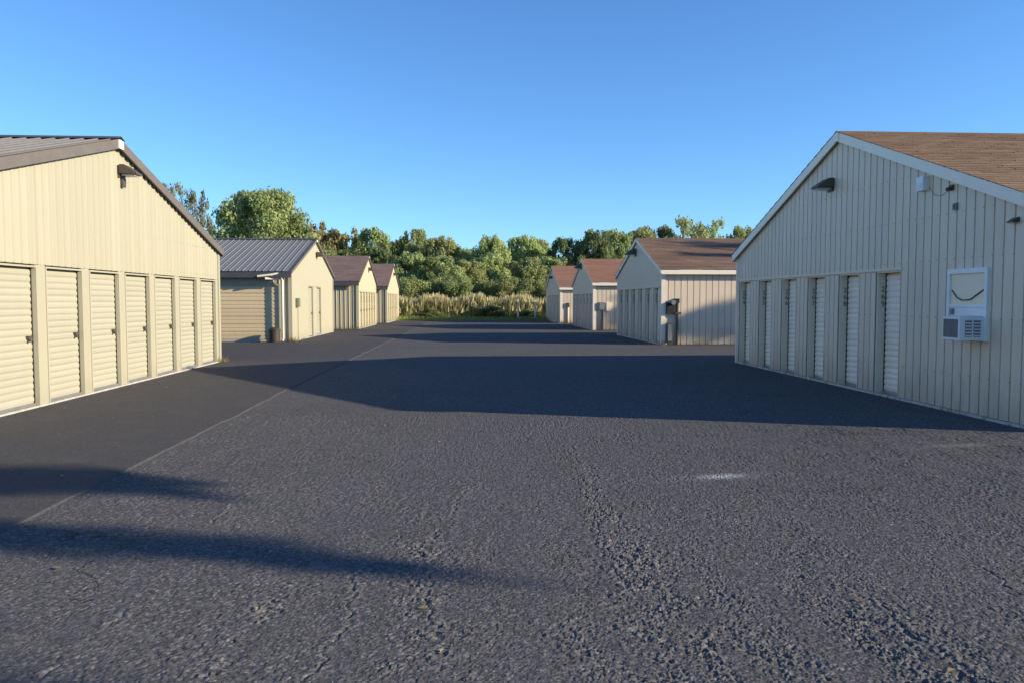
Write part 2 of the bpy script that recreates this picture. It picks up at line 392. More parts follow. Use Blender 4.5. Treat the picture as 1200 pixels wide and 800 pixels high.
ys = np.linspace(-12, 61, 260); lipx = [-3.2 + 0.012*math.sin(y*3.1) + random.uniform(-0.02,0.02) + (0.012*(y-15) if y > 15 else 0) for y in ys]
for k in range(len(ys)-1):
    y0, y1 = ys[k], ys[k+1]; a, b = lipx[k], lipx[k+1]
    ap.quad((-32,y0,0.014),(a-0.012,y0,0.014),(b-0.012,y1,0.014),(-32,y1,0.014))
    ap.quad((a-0.012,y0,0.014),(a+0.022,y0,-0.004),(b+0.022,y1,-0.004),(b-0.012,y1,0.014))
struct('asphalt_apron', ap, M['apron'])

# loose chippings ravelled out of the wheel paths
def chips():
    bv = np.array([(1,0,-.3),(-.6,.8,-.3),(-.5,-.9,-.3),(0.1,0,.8),(.6,.7,.2),(-.2,-.5,.6)]); bf = [(0,1,4),(1,3,4),(0,4,3),(0,3,5),(0,5,2),(1,2,5),(1,5,3),(0,2,1)]
    V = []; Fc = []
    for k in range(5200):
        t = rng.random()
        if t < 0.75:
            cx, w = [(-0.22,0.16),(1.0,0.2),(2.05,0.2)][rng.integers(3)]
            x = cx + rng.normal(0, w) + 0.15*math.sin(k); y = 2.6 + rng.random()**1.8*5
        else:
            x = rng.uniform(-4, 5); y = rng.uniform(2.6, 8)
        r = 0.0022 + rng.random()**3*0.006
        a = rng.random()*6.28; c, s_ = math.cos(a), math.sin(a)
        sc = bv*r*rng.uniform(0.7,1.3,3)
        p = np.stack([sc[:,0]*c-sc[:,1]*s_+x, sc[:,0]*s_+sc[:,1]*c+y, sc[:,2]+r*0.4+(0.014 if x < -3.2 else 0)],1)
        i = len(V); V += p.tolist(); Fc += [tuple(i+q for q in f) for f in bf]
    mb = MB(); mb.v = V; mb.f = Fc; struct('loose_chippings', mb, M['gravel'], 'stuff', fix=False)
chips()

# ------------------------------------------------------------------ storage buildings
RIB = 0.2
def rib_profile(y0, y1, h=0.022, groove=False):
    if groove:                                               # wide flats with narrow recessed joints
        m = y1 - 0.003
        return [(y0, 0.024), (m-0.030, 0.024), (m-0.026, 0.0), (m-0.006, 0.0), (m-0.002, 0.024), (y1, 0.024)]
    w = min(0.05, (y1-y0)*0.3)
    m = y1 - 0.004
    return [(y0, 0.0), (m-w, 0.0), (m-w*0.72, h), (m-w*0.28, h), (m, 0.0), (y1, 0.0)]
def siding(parent, mat, X, sx, y0, y1, zb, ztop, joined=None, pitch=RIB, groove=False):
    """vertical ribbed sheets on the gable plane x=X facing the lane; ztop(y) is the roof line. sx=+1 when the outside is -x"""
    n = max(1, round((y1-y0)/pitch)); st = (y1-y0)/n
    for k in range(n):
        a, b = y0+k*st, y0+(k+1)*st
        mb = joined if joined is not None else MB()
        pr = rib_profile(a, b, groove=groove)
        for (ya, ha), (yb, hb) in zip(pr[:-1], pr[1:]):
            mb.quad((X-sx*ha, ya, zb), (X-sx*hb, yb, zb), (X-sx*hb, yb, ztop(yb)), (X-sx*ha, ya, ztop(ya)))
        if joined is None: part('siding_panel', mb, mat, parent)
def siding_side(mb, mat, Y, x0, x1, z0, z1, pitch=0.23, groove=False):
    """ribbed sheets on an eave wall facing -y"""
    n = max(1, round((x1-x0)/pitch)); st = (x1-x0)/n
    for k in range(n):
        a = x0+k*st
        for (xa, ha), (xb, hb) in zip(rib_profile(a, a+st, groove=groove)[:-1], rib_profile(a, a+st, groove=groove)[1:]):
            mb.quad((xa, Y-ha, z0), (xb, Y-hb, z0), (xb, Y-hb, z1), (xa, Y-ha, z1))

def shingle_roof(parent, mat, x0, x1, ye, ze, yr, zr, expo, tabw):
    """overlapping tabs laid in courses from the eave (ye,ze) to the ridge (yr,zr)"""
    L = math.hypot(yr-ye, zr-ze); uy, uz = (yr-ye)/L, (zr-ze)/L
    sgn = 1 if yr > ye else -1
    ny, nz = -uz*sgn, abs(uy)
    if nz < 0: ny, nz = -ny, -nz
    nc = int(L/expo); V = []; Fc = []; T = []
    for c in range(nc+1):
        s0 = c*expo; s1 = min(L, s0+expo+0.01)
        if s1-s0 < 0.03: continue
        x = x0 - (c % 2)*tabw*0.5; ctone = rng.random()*0.35
        while x < x1-0.01:
            a = max(x, x0); b = min(x+tabw-0.008, x1)
            if b-a > 0.02:
                lift = 0.013 + rng.random()*0.006; dj = rng.uniform(-0.012, 0.012); s00 = max(0, s0+dj)
                P = lambda xx, s, h: (xx, ye+uy*s+ny*h, ze+uz*s+nz*h)
                i = len(V)
                V += [P(a,s00,lift),P(b,s00,lift),P(b,s1,0.004),P(a,s1,0.004),P(a,s00,-0.002),P(b,s00,-0.002)]
                Fc += [(i,i+1,i+2,i+3),(i+4,i+5,i+1,i)]
                t = min(1, ctone+rng.random()*0.65); T += [t, t]
            x += tabw
    me = bpy.data.meshes.new('shingle_courses'); org = root_of(parent).location
    me.from_pydata([(v[0]-org[0], v[1]-org[1], v[2]-org[2]) for v in V], [], Fc); me.materials.append(mat)
    at = me.attributes.new('tone', 'FLOAT', 'FACE'); at.data.foreach_set('value', T)
    me.update()
    o = link('shingle_courses', me, parent); o['kind'] = 'stuff'; return o

def text_mesh(txt, size):
    cu = bpy.data.curves.new('numeral', 'FONT'); cu.body = txt; cu.size = size; cu.align_x = 'CENTER'; cu.extrude = 0.0012; cu.resolution_u = 2
    o = bpy.data.objects.new('numeral', cu); COL.objects.link(o)
    dg = bpy.context.evaluated_depsgraph_get(); me = bpy.data.meshes.new_from_object(o.evaluated_get(dg))
    bpy.data.objects.remove(o); me.materials.clear(); me.materials.append(M['digit']); me.name = 'numeral'; return me
DIG = {d: text_mesh(d, 0.135) for d in "0123456789"}

def slat_mesh(w, h):
    """one corrugation of a roll-up curtain, w along y, local"""
    mb = MB(); pr = [(0.0,0.0),(0.004,h*0.16),(0.011,h*0.32),(0.011,h*0.70),(0.004,h*0.86),(0.0,h*0.95),(0.0,h)]
    for (a,za),(b,zb) in zip(pr[:-1], pr[1:]): mb.quad((a,0,za),(a,w,za),(b,w,zb),(b,0,zb))
    mb.box(-0.012,-0.002,0,w,0,h)
    return mb

def building(label, side, X, y0, y1, ya, ze, za, length, wall, trim, doors=None, dh=2.12, depth=0.12, panels=False,
             roof='shingle', roofmat=None, rake=0.16, rakemat=None, fascia=None, expo=0.15, tab=0.32, over=0.22, header_trim=True,
             door_mat=None, numbers=None, base=True, plain_piers=False, side_open=None, corner=None, soff_shade=None, front_over=None):
    """gable-end storage building. side=+1: stands right of the lane (outside is -x); -1: left of it."""
    sx = side; xb = X + sx*length
    root = thing('storage_building', label, 'building', (X, ya, 0), 'storage buildings along the lane')
    rl = lambda y: za - (za-ze)*abs(y-ya)/((ya-y0) if y < ya else (y1-ya))
    rakemat = rakemat or trim; fascia = fascia or rakemat
    doors = doors or []
    xf = X; xi = X + sx*depth                                  # wall face and recessed curtain plane
    # --- body: solid core behind the recess, then header and piers in front of it
    w = MB()
    pent = [(xi,y0+0.05,0),(xi,y1-0.05,0),(xi,y1-0.05,ze-0.03),(xi,ya,za-0.03),(xi,y0+0.05,ze-0.03)]
    if side_open is None:
        w.prism(pent, (sx*(length-depth),0,0))
    else:
        ox0, ox1, oz, od = side_open                            # opening in the eave wall facing -y: cut as recess of depth od
        yi = y0+0.05+od
        pent2 = [(xi,yi,0),(xi,y1-0.05,0),(xi,y1-0.05,ze-0.03),(xi,ya,za-0.03),(xi,yi,rl(yi)-0.03)]
        w.prism(pent2, (sx*(length-depth),0,0))
        a, b = sorted((xi, xb)); o0, o1 = sorted((ox0, ox1))
        w.box(a, o0, y0+0.05, yi-0.001, 0, ze-0.03); w.box(o1, b, y0+0.05, yi-0.001, 0, ze-0.03); w.box(o0+0.001, o1-0.001, y0+0.05, yi-0.001, oz, ze-0.03)
    xs = sorted((xf+sx*0.002, xi-sx*0.001))
    hb = dh if doors else 0
    if doors:
        hp = [(xs[0],y0,dh),(xs[0],y1,dh),(xs[0],y1,ze-0.03),(xs[0],ya,za-0.03),(xs[0],y0,ze-0.03)]
    else:
        hp = [(xs[0],y0,0),(xs[0],y1,0),(xs[0],y1,ze-0.03),(xs[0],ya,za-0.03),(xs[0],y0,ze-0.03)]
    w.prism(hp, (xs[1]-xs[0],0,0))
    segs = []
    if doors:
        cuts = [y0] + [v for d in doors for v in d] + [y1]
        segs = [(cuts[i], cuts[i+1]) for i in range(0, len(cuts), 2)]
        for a, b in segs: w.box(xs[0], xs[1], a, b, 0, dh-0.001)
    part('wall', w, M[wall], root)
    # --- siding
    j = None if panels else MB()
    ha, hbx = y0+0.01, y1-0.01
    if segs:
        if segs[0][1]-segs[0][0] > 0.9: ha = segs[0][1]
        if segs[-1][1]-segs[-1][0] > 0.9: hbx = segs[-1][0]
    siding(root, M[wall], xf, sx, ha, hbx, hb+0.004, lambda y: rl(y)-0.02, j, groove=side > 0)
    for a, b in segs:
        if plain_piers and b-a < 0.5:
            continue
        if b <= ha+0.001 or a >= hbx-0.001:               # door-less stretch: sheets run from the ground to the roof
            siding(root, M[wall], xf, sx, max(a, y0+0.01), min(b, y1-0.01), 0.05, lambda y: rl(y)-0.02, j, groove=side > 0); continue
        siding(root, M[wall], xf, sx, a+0.02, b-0.02, 0.05, lambda y: dh-0.03, j, groove=side > 0)
    if j is not None: part('gable_siding', j, M[wall], root)
    s = MB()
    if side_open is None: siding_side(s, None, y0+0.048, *sorted((X+sx*0.02, xb)), 0.02, ze-0.06, groove=side > 0)
    else:
        o0, o1 = sorted((side_open[0], side_open[1])); a, b = sorted((X+sx*0.02, xb))
        siding_side(s, None, y0+0.048, a, o0, 0.02, ze-0.06); siding_side(s, None, y0+0.048, o1, b, 0.02, ze-0.06); siding_side(s, None, y0+0.048, o0, o1, side_open[2]+0.02, ze-0.06)
    part('side_siding', s, M[wall], root)
    if panels:                                               # rows of fixing screws along the girts
        sc = MB(); pit = RIB
        for q in range(int((y1-y0-0.2)/pit)):
            yy = y0+0.1+q*pit+pit*0.42
            for zz in (0.55, 1.35, dh+0.09, dh+0.75, dh+1.45):
                if zz > rl(yy)-0.2 or (zz < dh and any(a-0.03 < yy < b+0.03 for a, b in doors)) or (zz < dh and plain_piers): continue
                hx = xf-sx*(0.026 if side > 0 else 0.002); sc.box(hx, hx-sx*0.006, yy-0.006, yy+0.006, zz-0.006, zz+0.006)
        so_ = part('screws', sc, M['greybox'], root); so_['kind'] = 'stuff'
    # --- corner trims
    for yy, sg in ((y0, 1), (y1, -1)):
        c = MB(); c.box(xf-sx*0.032, xf+sx*0.11, yy-sg*0.012, yy+sg*0.10, 0.0, ze-0.04); part('corner_trim', c, M[corner or trim], root)
    if base:
        c = MB(); last = y0+0.11
        c.box(xf-sx*0.036, xf-sx*0.002, y0+0.11, y1-0.11, 0.0, 0.04); part('base_flashing', c, M['pale_base'], root)
    if header_trim and doors:
        c = MB(); c.box(xf-sx*0.040, xf-sx*0.003, doors[0][0]-0.06, doors[-1][1]+0.06, dh-0.018, dh+0.022); part('header_flashing', c, M[trim], root)
    # --- roll-up doors
    cache = {}
    for k, (a, b) in enumerate(doors):
        fr = MB(); jx = sorted((xf-sx*0.012, xi-sx*0.001))
        fr.box(jx[0], jx[1], a-0.004, a+0.022, 0, dh-0.02); fr.box(jx[0], jx[1], b-0.022, b+0.004, 0, dh-0.02); fr.box(jx[0], jx[1], a+0.022, b-0.022, dh-0.045, dh-0.02)
        d = part('roll_up_door', fr, M[trim], root)
        dw = round(b-a-0.06, 3); n = 20; h = (dh-0.15)/n
        if dw not in cache:
            mb = slat_mesh(dw, h); mb.v = [(-sx*v[0], v[1], v[2]) for v in mb.v]
            cache[dw] = mb.mesh('door_slat', M[door_mat])
        org = root.location; cx = xi - sx*0.02
        if ya < 24 or panels:
            for q in range(n): link('door_slat', cache[dw], d, (cx-org.x, a+0.03-org.y, 0.075+q*h))
        else:
            mb = MB()
            for q in range(n):
                s1 = slat_mesh(dw, h); i = len(mb.v)
                mb.v += [(cx-sx*v[0], v[1]+a+0.03, v[2]+0.075+q*h) for v in s1.v]; mb.f += [tuple(i+t for t in f) for f in s1.f]
            part('door_curtain', mb, M[door_mat], d)
        bb = MB(); bb.box(cx-sx*0.03, cx-sx*0.0, a+0.03, b-0.03, 0.012, 0.072); part('bottom_bar', bb, M['steel'], d)
        # dark rubber guides at the curtain edges
        gd = MB(); gd.box(cx-sx*0.022, cx+sx*0.012, a+0.0225, a+0.031, 0.02, dh-0.05); gd.box(cx-sx*0.022, cx+sx*0.012, b-0.034, b-0.0225, 0.02, dh-0.05); part('door_guide', gd, M['black'], d)
        lt = MB(); ly = b-0.16 if side < 0 else a+0.12
        lt.box(cx-sx*0.052, cx-sx*0.017, ly-0.035, ly+0.06, 1.03, 1.075); lt.box(cx-sx*0.062, cx-sx*0.018, ly-0.015, ly+0.025, 0.985, 1.03); part('latch', lt, M['bronze'], d)
        if numbers:
            for q, ch in enumerate(numbers[k]):
                o = link('numeral', DIG[ch], d)
                o.location = (xf+sx*depth*0.5-org.x, b-0.024-0.002-org.y, dh-0.36-q*0.125); o.rotation_euler = (R(90), 0, 0)
    # --- roof
    fo = over if front_over is None else front_over
    gx0 = X - sx*0.11; gx1 = xb
    sl0 = (za-ze)/(ya-y0); sl1 = (za-ze)/(y1-ya)
    e0 = (y0-fo, ze - sl0*fo); e1 = (y1+over, ze - sl1*over)
    th = 0.09
    rf = MB(); a, b = sorted((gx0+sx*0.035, gx1))
    rf.prism([(a,e0[0]+0.03,e0[1]+0.002),(a,ya,za+0.0),(a,e1[0]-0.03,e1[1]+0.002),(a,e1[0]-0.03,e1[1]+th),(a,ya,za+th),(a,e0[0]+0.03,e0[1]+th)], (b-a,0,0))
    roofo = part('roof', rf, M[soff_shade or trim], root)  # where set, the dark soffit colour paints in the eave shade
    # rake boards
    for (ey, ez), sg in ((e0, 1), (e1, -1)):
        c = MB(); x = gx0; t = rake
        c.prism([(x, ey, ez+th+0.012), (x, ya-sg*0.0, za+th+0.012), (x, ya, za+th+0.012-t), (x, ey, ez+th+0.012-t)], (sx*0.034,0,0))
        part('rake_trim', c, M[rakemat], root)
    c = MB(); c.box(gx0-sx*0.012, gx0-sx*0.001, ya-0.10, ya+0.10, za+th-rake+0.0, za+th-0.02); part('peak_plate', c, M['white_trim'], root)
    # eave fascia; with the dark soffit set it hangs deeper, standing in for eave shade
    for (ey, ez), sg in ((e0, 1), (e1, -1)):
        c = MB(); a2, b2 = sorted((gx0+sx*0.036, gx1)); c.box(a2, b2, ey-0.001, ey+sg*0.028, ez-(0.15 if soff_shade else 0.075), ez+th-0.004); part('fascia', c, M[fascia], root)
    x0r, x1r = sorted((gx0-sx*0.01, gx1))
    if roof == 'shingle':
        shingle_roof(roofo, roofmat, x0r, x1r, e0[0]-0.02, e0[1]+th+0.006, ya, za+th+0.014, expo, tab)
        shingle_roof(roofo, roofmat, x0r, x1r, e1[0]+0.02, e1[1]+th+0.006, ya, za+th+0.014, expo*2, tab*2)
        c = MB(); c.prism([(x0r,ya-0.13,za+th-0.13*sl0+0.02),(x0r,ya,za+th+0.032),(x0r,ya+0.13,za+th-0.13*sl1+0.02),(x0r,ya+0.13,za+th-0.13*sl1+0.008),(x0r,ya,za+th+0.015),(x0r,ya-0.13,za+th-0.13*sl0+0.008)], (x1r-x0r,0,0))
        part('ridge_cap', c, roofmat, roofo)
    else:
        p = 0.25; n = int((x1r-x0r)/p)
        def panel_mb(xa, front=True):
            mb = MB(); e, slp = (e0, sl0) if front else (e1, sl1); sg = 1 if front else -1
            pr = [(0,0.03),(0.022,0.03),(0.034,0.004),(p*0.5-0.02,0.004),(p*0.5-0.01,0.009),(p*0.5+0.01,0.009),(p*0.5+0.02,0.004),(p-0.012,0.004),(p,0.03)]
            for (u,hu),(v,hv) in zip(pr[:-1], pr[1:]):
                mb.quad((xa+u,e[0]-sg*0.03,e[1]+th-slp*0.03+hu),(xa+v,e[0]-sg*0.03,e[1]+th-slp*0.03+hv),(xa+v,ya,za+th+hv),(xa+u,ya,za+th+hu))
            return mb
        jb = MB()
        for k in range(n):
            xa = x0r+k*p
            if panels:
                if k == 0 or True: part('roof_panel', panel_mb(xa), roofmat, roofo, fix=False)
            else: jb.v, jb.f = (lambda m, i: (jb.v+m.v, jb.f+[tuple(i+t for t in f) for f in m.f]))(panel_mb(xa), len(jb.v))
            m2 = panel_mb(xa, False); i = len(jb.v); jb.v += m2.v; jb.f += [tuple(i+t for t in f) for f in m2.f]
        part('roof_sheeting', jb, roofmat, roofo, fix=False)
        c = MB(); c.prism([(x0r,ya-0.16,za+th-0.16*sl0+0.045),(x0r,ya,za+th+0.06),(x0r,ya+0.16,za+th-0.16*sl1+0.045),(x0r,ya+0.16,za+th-0.16*sl1+0.034),(x0r,ya,za+th+0.045),(x0r,ya-0.16,za+th-0.16*sl0+0.034)], (x1r-x0r,0,0))
        part('ridge_cap', c, M['dark_trim'], roofo)
    return root, rl

def evenly(first_far, pitch, n, wid): return [(first_far+k*pitch-wid, first_far+k*pitch) for k in range(n)]

# left row
L1d = [(9.40,10.50)] + evenly(11.9, 1.37, 7, 1.12)
L1, rlL1 = building('largest cream metal storage building at the left edge with a row of roll-up doors', -1, -6.4, 8.75, 20.4, 14.62, 2.84, 4.44, 22, 'cream', 'cream_trim', L1d, 2.13, 0.10,
    panels=True, roof='metal', roofmat=M['roof_metal'], rake=0.17, rakemat='brown_trim', fascia='brown_trim', door_mat='cream_door', header_trim=False, plain_piers=True, over=0.12)
L2, rlL2 = building('cream storage building with ribbed slate metal roof and a wide tan garage door', -1, -6.72, 30.1, 39.4, 34.9, 2.70, 4.20, 20, 'cream', 'cream_trim', [(33.3,34.35),(35.1,36.15)], 2.2, 0.08,
    roof='metal', roofmat=M['roof_metal_b'], rake=0.10, rakemat='brown_trim', fascia='dark_trim', door_mat='cream_door', header_trim=False, over=0.1, front_over=0.3, soff_shade='dark_trim',
    side_open=(-7.15, -10.5, 2.2, 0.07))
L3, rlL3 = building('third storage building of the left row, brown shingle roof, past the garage door building', -1, -5.95, 43.0, 51.4, 47.35, 2.62, 4.17, 18, 'tan', 'tan_trim',
    evenly(44.6, 1.25, 6, 0.95), 2.1, 0.1, roof='shingle', roofmat=M['shingle_l'], rake=0.10, rakemat='brown_trim', fascia='dark_trim', door_mat='tan', expo=0.2, tab=0.5, over=0.2, soff_shade='dark_trim',
    numbers=['211','212','213','214','215','216'])
L4, rlL4 = building('farthest storage building of the left row, small brown roof, nearest the reeds', -1, -5.55, 54.6, 64.0, 59.35, 2.55, 4.25, 18, 'tan', 'tan_trim',
    evenly(56.3, 1.3, 6, 0.95), 2.1, 0.1, roof='shingle', roofmat=M['shingle_l'], rake=0.10, rakemat='brown_trim', fascia='dark_trim', door_mat='tan', expo=0.25, tab=0.6, over=0.2, soff_shade='dark_trim')
# right row
R1d = evenly(12.71, 1.31, 6, 0.72)
R1, rlR1 = building('largest beige ribbed storage building at the right edge with a window and air conditioner', 1, 7.0, 8.85, 19.5, 14.08, 2.70, 4.62, 26, 'beige', 'beige_trim', R1d, 2.1, 0.165,
    panels=True, roof='shingle', roofmat=M['shingle_r1'], rake=0.17, rakemat='white_trim', door_mat='pale_door', expo=0.145, tab=0.32, over=0.12,
    numbers=['269','268','267','266','265','264'])
R2, rlR2 = building('beige storage building with dark brown shingle roof and pale fascia, second in the right row', 1, 7.05, 27.3, 35.4, 31.25, 2.66, 4.02, 24, 'beige', 'beige_trim',
    evenly(28.45, 1.3, 6, 0.75), 2.1, 0.14, roof='shingle', roofmat=M['shingle_r2'], rake=0.13, rakemat='white_trim', door_mat='pale_door', expo=0.18, tab=0.4, over=0.18, corner='white_trim',
    numbers=['263','262','261','260','259','258'])
R3, rlR3 = building('small beige storage building with red brown roof, third in the right row', 1, 6.85, 41.0, 48.8, 44.9, 2.52, 3.90, 20, 'beige', 'beige_trim',
    evenly(42.2, 1.25, 6, 0.75), 2.0, 0.14, roof='shingle', roofmat=M['shingle_red'], rake=0.12, rakemat='white_trim', door_mat='pale_door', expo=0.2, tab=0.5, over=0.18, corner='white_trim',
    numbers=['257','256','255','254','253','252'])
R4, rlR4 = building('farthest and smallest looking red brown roofed storage building at the end of the right row', 1, 6.6, 53.4, 62.8, 58.2, 2.46, 4.08, 20, 'beige', 'beige_trim',
    evenly(55.0, 1.3, 6, 0.75), 2.0, 0.14, roof='shingle', roofmat=M['shingle_red'], rake=0.12, rakemat='white_trim', door_mat='pale_door', expo=0.25, tab=0.6, over=0.18, corner='white_trim')

# garage door of the second left building: eight sections in a recess, thin steel frame
gd = MB(); gx0, gx1, gy = -10.45, -7.2, 30.1+0.05+0.07
gd.box(-10.5,-10.452,30.13,gy,0,2.2); gd.box(-7.198,-7.15,30.13,gy,0,2.2); gd.box(-10.452,-7.198,30.13,gy,2.155,2.2)
gdo = part('garage_door', gd, M['cream_trim'], L2)
for k in range(7):
    mb = MB(); z0 = 0.09+k*0.295; z1 = z0+0.285
    mb.box(gx0, gx1, gy-0.025, gy-0.004, z0, z1)
    mb.box(gx0, gx1, gy-0.034, gy-0.0255, z0+0.03, z0+0.12); mb.box(gx0, gx1, gy-0.034, gy-0.0255, z0+0.165, z0+0.255)
    part('door_section', mb, M['garage'], gdo)
mb = MB(); mb.box(gx0, gx1, gy-0.05, gy-0.005, 0.01, 0.085); part('bottom_bar', mb, M['pale_base'], gdo)
# gutter elbow and downspout
mb = MB(); mb.tube([(-7.9,29.78,2.50),(-7.4,29.80,2.56),(-6.98,29.86,2.66)], 0.045, 8); mb.tube([(-7.62,29.80,2.42),(-7.05,29.98,2.42),(-7.02,30.0,2.36),(-7.02,30.0,0.12),(-7.02,29.9,0.03)], 0.045, 8)
part('downspout', mb, M['white_trim'], L2)

# --- wall lights
def wall_light(x, y, z, sx, s, label, knuckle=False):
    t = thing('wall_light', label, 'wall light', (x, y, z), 'dark wall lights under the gables')
    b = MB(); b.box(x-sx*0.0, x-sx*0.05*s, y-0.16*s, y+0.16*s, z-0.15*s, z+0.15*s); part('back_plate', b, M['bronze'], t, bevel=0.012*s)
    h = MB(); p = [(x-sx*0.05*s, y-0.19*s, z+0.17*s), (x-sx*0.16*s, y-0.19*s, z+0.17*s), (x-sx*0.46*s, y-0.19*s, z-0.03*s), (x-sx*0.46*s, y-0.19*s, z-0.07*s), (x-sx*0.05*s, y-0.19*s, z-0.05*s)]
    h.prism(p, (0, 0.38*s, 0)); part('hood', h, M['bronze'], t, bevel=0.01*s)
    l = MB(); l.box(x-sx*0.09*s, x-sx*0.40*s, y-0.14*s, y+0.14*s, z-0.10*s, z-0.068*s); part('lens', l, M['lens'], t)
    if knuckle:
        k = MB(); k.box(x-sx*0.0, x-sx*0.10*s, y-0.09*s, y+0.09*s, z-0.36*s, z-0.152*s); part('junction_box', k, M['bronze'], t, bevel=0.012*s)
    return t
wall_light(-6.4, 14.82, 3.97, -1, 0.76, 'dark wall light below the peak of the large cream gable at left', True)
wall_light(-6.72, 35.2, 3.62, -1, 0.8, 'dark wall light below the peak of the garage door building')
wall_light(-5.95, 47.5, 3.45, -1, 0.8, 'dark wall light on the third gable of the left row')
wall_light(-5.55, 59.5, 3.55, -1, 0.8, 'dark wall light on the farthest gable of the left row')
wall_light(7.0, 14.42, 3.78, 1, 0.78, 'bronze wall light high on the large beige gable at right')
wall_light(7.05, 31.6, 3.55, 1, 1.0, 'dark wall light under the gable of the dark roofed right building')
wall_light(6.85, 45.3, 3.55, 1, 1.0, 'dark wall light under the gable of the third right building')
wall_light(6.6, 58.4, 3.3, 1, 0.8, 'dark wall light on the farthest gable of the right row')
wall_light(7.0, 9.40, 2.60, 1, 0.28, 'small dark lamp under the eave at the right edge of the photo')

# --- small fixtures on the big right gable
t = thing('alarm_box', 'small white box mounted high on the beige gable right of its wall light', 'box', (7.0, 11.37, 3.36))
b = MB(); b.box(6.99, 6.87, 11.28, 11.46, 3.25, 3.47); part('housing', b, M['white'], t, bevel=0.012)
b = MB(); b.box(6.87, 6.862, 11.31, 11.43, 3.28, 3.37); part('cover', b, M['ac_white'], t)
b = MB(); b.tube([(6.965,11.28,3.30),(6.96,11.1,3.15),(6.96,10.95,3.13),(6.96,10.8,3.18),(6.96,10.74,3.2)], 0.0035, 6)
tag(link('cable', b.mesh('cable', M['greybox'])), 'thin grey cable drooping beside the white box on the beige gable', 'cable')
t = thing('floodlight', 'tiny dark sensor lamp on the beige gable below the roof edge', 'lamp', (7.0, 10.72, 3.2))
b = MB(); b.box(6.985,6.94,10.68,10.76,3.17,3.25); part('bracket', b, M['bronze'], t); b = MB(); b.tube([(6.945,10.72,3.21),(6.89,10.71,3.18)],[0.02,0.03],10); part('lamp_head', b, M['bronze'], t)
t = thing('outlet_box', 'small grey outlet box above the window on the beige wall', 'box', (7.0, 10.62, 2.93))
b = MB(); b.box(6.985,6.94,10.58,10.66,2.88,2.98); part('housing', b, M['greybox'], t, bevel=0.006); b = MB(); b.box(6.94,6.934,10.60,10.64,2.90,2.96); part('cover', b, M['bronze'], t)

# --- window with its panel, sash and air conditioner
wx = 7.0-0.024
fr = MB(); wy0, wy1, wz0, wz1 = 9.86, 10.72, 1.05, 2.04
fr.box(wx-0.045, wx+0.02, wy0, wy0+0.06, wz0, wz1); fr.box(wx-0.045, wx+0.02, wy1-0.06, wy1, wz0, wz1)
fr.box(wx-0.045, wx+0.02, wy0+0.06, wy1-0.06, wz1-0.07, wz1); fr.box(wx-0.055, wx+0.02, wy0+0.06, wy1-0.06, wz0, wz0+0.05)
fr.box(wx-0.040, wx+0.02, wy0+0.06, wy1-0.06, 1.50, 1.545)
wo = part('window', fr, M['white'], R1, bevel=0.004)
b = MB(); b.box(wx-0.012, wx+0.018, wy0+0.06, wy1-0.06, 1.545, wz1-0.07); part('blind', b, M['blind'], wo)
b = MB(); b.box(wx-0.022, wx+0.018, wy0+0.06, wy1-0.06, 1.385, 1.50); part('filler_panel', b, M['white'], wo)
b = MB(); b.box(wx-0.020, wx+0.018, wy0+0.42, wy1-0.06, wz0+0.05, 1.385); part('lower_panel', b, M['ac_white'], wo)
b = MB(); b.tube([(wx-0.02,wy1-0.09,1.74),(wx-0.024,wy1-0.2,1.64),(wx-0.024,wy1-0.32,1.60),(wx-0.024,wy1-0.5,1.61),(wx-0.024,wy1-0.62,1.67),(wx-0.02,wy0+0.10,1.74)], 0.009, 6); part('blind_cord', b, M['cord'], wo)
b = MB(); b.box(wx-0.05, wx-0.0225, wy1-0.15, wy1-0.10, 1.40, 1.48); part('sash_latch', b, M['greybox'], wo)
ax = wx-0.02
t = thing('air_conditioner', 'white window air conditioner sticking out of the window in the beige wall', 'air conditioner', (ax, 10.08, 1.06))
b = MB(); b.box(ax-0.36, ax+0.005, 9.90, 10.27, 1.06, 1.38); part('housing', b, M['ac_white'], t, bevel=0.01)
b = MB(); b.box(ax-0.366, ax-0.3605, 9.935, 10.235, 1.10, 1.345); part('coil', b, M['ac_grille'], t)
for k in range(9):
    b = MB(); yy = 9.95+k*0.034; b.box(ax-0.372, ax-0.3665, yy, yy+0.010, 1.10, 1.345); part('grille_bar', b, M['greybox'], t)
for x0_, x1_ in ((ax-0.285, ax-0.19), (ax-0.165, ax-0.07)):
    b = MB(); b.box(x0_, x1_, 9.894, 9.8995, 1.11, 1.33); lo = part('louvre_panel', b, M['ac_grille'], t)
    for k in range(5):
        b = MB(); z = 1.128+k*0.042; b.prism([(x0_,9.8935,z),(x0_,9.886,z-0.008),(x0_,9.886,z-0.004),(x0_,9.8935,z+0.006)], (x1_-x0_,0,0)); part('louvre', b, M['ac_white'], lo)

# --- service equipment on the side walls of the right row and on the garage gable
t = thing('electric_meter', 'dark electric meter and conduit on the sunlit side of the dark roofed building', 'meter', (7.6, 27.3, 0))
Ym = 27.3+0.025
b = MB(); b.box(7.20, 7.50, Ym-0.12, Ym-0.001, 1.12, 1.52); part('meter_box', b, M['black'], t, bevel=0.012)
b = MB(); b.tube([(7.42,Ym-0.12,1.52),(7.42,Ym-0.24,1.52)], 0.085, 16); part('meter_dial', b, M['greybox'], t)
b = MB(); b.box(7.51, 7.72, Ym-0.14, Ym-0.001, 1.1, 1.17); b.tube([(7.60,Ym-0.06,1.62),(7.60,Ym-0.06,0.02)], 0.05, 10); part('conduit', b, M['bronze'], t)
b = MB(); b.box(7.47, 7.66, Ym-0.14, Ym-0.0, 1.50, 1.66); part('junction_box', b, M['black'], t, bevel=0.008)
t = thing('breaker_cabinet', 'dark upright cabinet below the meter on the same side wall', 'cabinet', (7.5, 27.2, 0))
